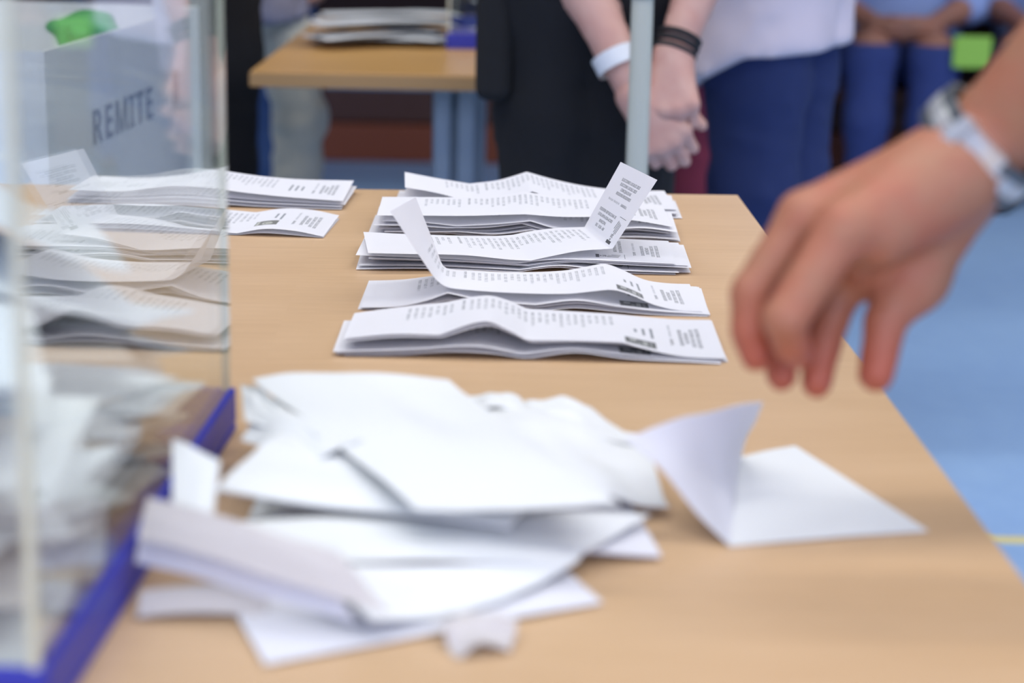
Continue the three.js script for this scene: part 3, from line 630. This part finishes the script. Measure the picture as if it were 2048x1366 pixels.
  // shoes
  feet.forEach((f) => mesh('shoe', netGeo((p) => Math.max(smin(limb(p, f[0], f[1]) - .01, limb(p, f[0], [f[0][0], .1 * k, f[0][2], .045 * k]) - .004, .02), .002 - p[1]), [Math.min(f[0][0], f[1][0]) - .08, -.02, f[0][2] - .1], [Math.max(f[0][0], f[1][0]) + .08, .18, f[1][2] + .09], .01), o.shoe ? std(o.shoe, .6) : M.shoe, g));
  return g;
}
// person in black, back to the camera, hands clasped behind
person({ x: .112, z: -3.03, yaw: Math.PI, H: 1.76, slim: .84, legs: .58, label: 'person dressed in black, back turned, hands clasped behind the back', shirt: 0x0c0d10, trousers: 0x0c0e13, skin: 0xc9a294, red: 0xb97f72,
  arms: { L: [[.030, 1.05, -2.985], [.176, T + .030, -2.874], [.206, T - .012, -2.858]], R: [[.315, 1.06, -2.985], [.230, T + .088, -2.888], [.226, T + .022, -2.853]] },
  palm: { L: [.3, .3, 1], R: [-.2, .2, 1] }, curl: 1.25, handCell: .005 });
{ // pale cuff on one wrist, dark bracelets on the other
  const w = thing('wristband', 'pale wide band on the left wrist of the person in black', 'bracelet', null, .146, T + .078, -2.888);
  const b = mesh('band', new THREE.CylinderGeometry(.0345, .0335, .026, 28, 1, true), std(0xd5dade, .5, { side: THREE.DoubleSide }), w); b.name = 'band';
  w.quaternion.setFromUnitVectors(new THREE.Vector3(0, 1, 0), new THREE.Vector3(-.122, .242, -.1).normalize());
  const d = thing('bracelets', 'dark bracelets on the right wrist of the person in black', 'bracelet', null, .2345, T + .101, -2.894);
  for (const y of [-.009, .003, .014]) mesh('cord', new THREE.TorusGeometry(.030, .0045, 8, 28).rotateX(Math.PI / 2).translate(0, y, 0), M.rubber, d);
  d.quaternion.setFromUnitVectors(new THREE.Vector3(0, 1, 0), new THREE.Vector3(.085, .232, -.097).normalize());
}
{ // black bag on the hip of the person in black
  const g = thing('shoulder_bag', 'black shoulder bag hanging at the left hip of the person in black', 'bag', null, -.036, 0, -3.06);
  mesh('pouch', rbox(.055, .19, .22, .02, 0, T + .10, 0), M.black, g);
  mesh('strap', new THREE.TubeGeometry(new THREE.CatmullRomCurve3([[0, T + .19, .02], [0, T + .3, .015], [.03, 1.25, .02], [.06, 1.45, .0]].map((p) => V(p))), 20, .008, 6), M.black, g);
}
// person in a pale lilac shirt and blue jeans
person({ x: .475, z: -3.72, yaw: 1.15, H: 1.75, label: 'person in a pale lilac shirt and blue jeans standing right of the metal post', shirt: 0xdad0d8, slim: .92, trousers: 0x1e2e5c, skin: 0xc9a294, red: 0xb97f72,
  hem: (p) => T + .02 + (p[2] < .02 ? -.55 * Math.min(.14, .02 - p[2]) : .06 * (p[2] - .02)), flare: .05, tail: .72, sleeve: 1.4, wrinkle: 1.3, ease: .018,
  arms: { L: [[.46, 1.09, -3.93], [.58, 1.02, -3.80], [.62, 1.02, -3.74]], R: [[.52, 1.12, -3.52], [.66, 1.08, -3.52], [.72, 1.08, -3.55]] } });
// wine-red trousers between the two
person({ x: .345, z: -4.62, yaw: Math.PI * .9, H: 1.7, label: 'person in wine-red trousers partly hidden behind the person in black', shirt: 0x101114, trousers: 0x7d2f49, ease: .02 });
{
  const g = thing('teal_bag', 'small teal bag beside the person in wine-red trousers', 'bag', null, .375, 0, -4.38);
  mesh('pouch', rbox(.10, .11, .05, .018, 0, T - .075, 0), std(0x157a78, .7), g);
  mesh('strap', new THREE.TubeGeometry(new THREE.CatmullRomCurve3([[0, T - .03, 0], [.02, T + .1, -.04], [.04, 1.2, -.12], [.03, 1.42, -.2]].map((p) => V(p))), 20, .007, 6), M.rubber, g);
}
// left group by the far table
person({ x: -.68, z: -3.86, yaw: 2.5, H: 1.74, arms: { L: [[-.90, 1.1, -3.98], [-.86, .92, -4.1], [-.80, .9, -4.14]], R: [[-.86, 1.1, -3.70], [-.92, .92, -3.66], [-.92, .83, -3.64]] }, label: 'person in black trousers standing left of the far table', shirt: 0x8d8fa6, trousers: 0x0c0d11, skin: 0xc9a294 });
person({ x: -.605, z: -4.42, yaw: 1.4, H: 1.72, stride: .075, slim: .8, thin: .72, label: 'person in cream trousers and a grey-lilac shirt behind the far table corner', shirt: 0x9c9fb6, trousers: 0xe6e4d2, shoe: 0x1f5a35, wrinkle: 2.4, hem: (p) => .74 - .1 * p[2], tail: .7, ease: .014, flare: .03,
  arms: { L: [[-.58, 1.08, -4.64], [-.54, .92, -4.58], [-.50, .86, -4.56]], R: [[-.57, 1.1, -4.22], [-.56, .97, -4.14], [-.54, .92, -4.12]] } });
person({ x: -.72, z: -5.05, yaw: 0.3, H: 1.72, label: 'person in blue jeans furthest left behind the far table', shirt: 0x3b4152, trousers: 0x35507e });
// person beyond the white lettered box, seen through the clear box
person({ x: -.83, z: -3.32, yaw: 0.4, H: 1.72, label: 'person in a purple-grey top seen through the clear ballot box', shirt: 0x6f6a85, trousers: 0x262b3a, hem: () => .90 });
// two people seated by the far wall on the right
{
  const g = thing('bench', 'dark low bench under the two seated people by the far wall', 'bench', null, 1.5, 0, -6.72);
  mesh('seat', rbox(1.3, .05, .34, .01, 0, .325, 0), M.plankDark, g);
  for (const s of [-1, 1]) for (const q of [-1, 1]) mesh('leg', rbox(.05, .30, .05, .008, s * .55, .151, q * .12), M.plankDark, g);
}
person({ x: 1.30, z: -6.72, yaw: -.15, H: 1.72, seated: true, label: 'seated person in a light blue shirt and jeans by the far wall', shirt: 0x8fa6d8, trousers: 0x2c3d76, sleeve: 1.1, skin: 0x9c7460, hem: () => .52 });
person({ x: 1.84, z: -6.72, yaw: -.3, H: 1.72, seated: true, label: 'seated person in a blue shirt at the far right by the wall', shirt: 0x8a9fcc, trousers: 0x232c44, sleeve: 1.1, skin: 0x8b6555, hem: () => .52 });
top('folder', rbox(.12, .10, .012, .004, 1.435, .515, -6.20), std(0x8fc24f, .7), 'lime green folder on the lap of the seated people', 'folder');

// ---------------------------------------------------------------- the arm reaching in from the right
{
  const up = (q) => [q[0], q[1] + T, q[2], q[3]];
  const hb = {
    palm: [[[.2496, .2285, -1.054, .0225], [.1564, .1944, -1.035, .0135]], [[.238, .2237, -1.0427, .0235], [.1733, .193, -1.0088, .0135]], [[.2437, .219, -1.0619, .0225], [.1603, .1832, -1.0579, .012]], [[.2401, .2074, -1.0678, .0225], [.1783, .1617, -1.0679, .013]],
      [[.236, .2144, -1.0354, .0225], [.1942, .1876, -1.0178, .017]], [[.2399, .2053, -1.0572, .0245], [.2204, .16, -1.0469, .017]], [[.2139, .1972, -1.0409, .022], [.1881, .1773, -1.041, .018]], [[.179, .1594, -1.0617, .013], [.2182, .1569, -1.0471, .0155]]].map((b) => b.map(up)),
    fingers: [[[.221, .1595, -1.0467, .0165], [.204, .1369, -1.0358, .0108], [.1982, .1094, -1.0239, .0094]],
      [[.1796, .1631, -1.0683, .013], [.1804, .1426, -1.0579, .0105], [.172, .1194, -1.0468, .0095], [.1685, .1005, -1.0369, .0082]],
      [[.1575, .1845, -1.0583, .012], [.1425, .1403, -1.0522, .010], [.1485, .1163, -1.046, .009], [.1489, .1036, -1.0377, .008]],
      [[.1551, .1923, -1.0345, .0125], [.1282, .1534, -1.0246, .0105], [.128, .1326, -1.0192, .0095], [.1315, .1204, -1.0161, .0082]],
      [[.1733, .193, -1.0088, .0135], [.1425, .1469, -.9919, .0112], [.1468, .1326, -.9986, .0092], [.1544, .1226, -1.0115, .0075]]].map((f) => f.map((q) => up([q[0], q[1], q[2], q[3] * 1.06]))),
  };
  const W = up([.2496, .2285, -1.054, .0235]), E = up([.398, .398, -.985, .043]), F1 = up([.325, .315, -1.018, .043]);
  const hs = handSdf(hb);
  const hand = (p) => smin(hs(p), smin(limb(p, W, F1), limb(p, F1, E), .02), .01) + .0006 * nz(p[0] * 160, p[1] * 160, p[2] * 160);
  const [a, b] = bound([...hb.palm.flat(), ...hb.fingers.flat(), F1], .035); b[0] = E[0]; b[1] = E[1];
  const gHand = netGeo(hand, a, b, .003);
  const g = person({ x: .80, z: -1.12, yaw: -Math.PI / 2, H: 1.76, label: 'person reaching in from the right with an open left hand over the table', shirt: 0x5b6470, trousers: 0x2a2f3a, sleeve: .5, skin: 0xa8775a, red: 0xb0543f, skipHand: 'L',
    arms: { L: [E, W, W], R: [[.74, 1.1, -1.36], [.70, .87, -1.36], [.68, .79, -1.36]] } });
  g.updateMatrixWorld(true); gHand.applyMatrix4(g.matrixWorld.clone().invert()); gHand.computeVertexNormals();
  const inv = g.matrixWorld.clone().invert();
  const tips = hb.fingers.map((f) => { const e = V(f[f.length - 1]).applyMatrix4(inv); return [e.x, e.y, e.z, .042]; });
  paintSkin(gHand, 0xa8775a, 0xb0543f, tips);
  const bm = g.children.find((c) => c.name === 'body');
  bm.geometry = mergeGeometries([bm.geometry, gHand]);
  // wristwatch
  const ax = new THREE.Vector3(E[0] - W[0], E[1] - W[1], E[2] - W[2]).normalize();
  const w = thing('wristwatch', 'silver link wristwatch on the wrist of the reaching arm', 'watch', null, W[0] + ax.x * .004, W[1] + ax.y * .004, W[2] + ax.z * .004);
  w.quaternion.setFromUnitVectors(new THREE.Vector3(0, 1, 0), ax);
  const R = .0332, n = 20;
  // angle that faces the camera
  const view = camera.position.clone().sub(w.position).normalize().applyQuaternion(w.quaternion.clone().invert()), a0 = Math.atan2(view.x, view.z);
  const linkG = rbox(.0092, .023, .0040, .0012), midG = rbox(.0093, .010, .0048, .0012);
  for (let i = 0; i < n; i++) {
    const th = a0 + (i + .5) / n * 2 * Math.PI, dd = Math.abs(((th - a0 + Math.PI * 3) % (2 * Math.PI)) - Math.PI);
    if (dd < .42 || Math.abs(dd - Math.PI) < .5) continue;
    const m = mesh('link', linkG, M.silverDark, w); m.position.set(Math.sin(th) * R, 0, Math.cos(th) * R); m.rotation.y = th;
    const q = mesh('centre_link', midG, M.silver, m); q.position.z = .0002;
  }
  const cl = mesh('clasp', new THREE.CylinderGeometry(R + .0032, R + .0036, .0250, 20, 1, false, a0 - .45, .9), M.silver, w);
  const lp = mesh('clasp_lock', new THREE.CylinderGeometry(R + .0050, R + .0058, .0265, 8, 1, false, a0 - .47, .2), M.silver, w);
  const case_ = mesh('case', cyl(.019, .019, .008, 0, 0, 0, 32), M.silver, w); case_.rotation.set(Math.PI / 2, 0, 0); 
  const cg = new THREE.CylinderGeometry(.019, .0195, .009, 36).rotateX(Math.PI / 2).translate(0, 0, R + .002).rotateY(a0 + Math.PI); case_.geometry = cg; case_.rotation.set(0, 0, 0);
  mesh('dial', new THREE.CylinderGeometry(.016, .016, .001, 36).rotateX(Math.PI / 2).translate(0, 0, R + .0068).rotateY(a0 + Math.PI), M.dial, case_);
}

scene.traverse((o) => { if (o.isMesh) { o.castShadow = true; o.receiveShadow = true; } });
renderer.render(scene, camera);
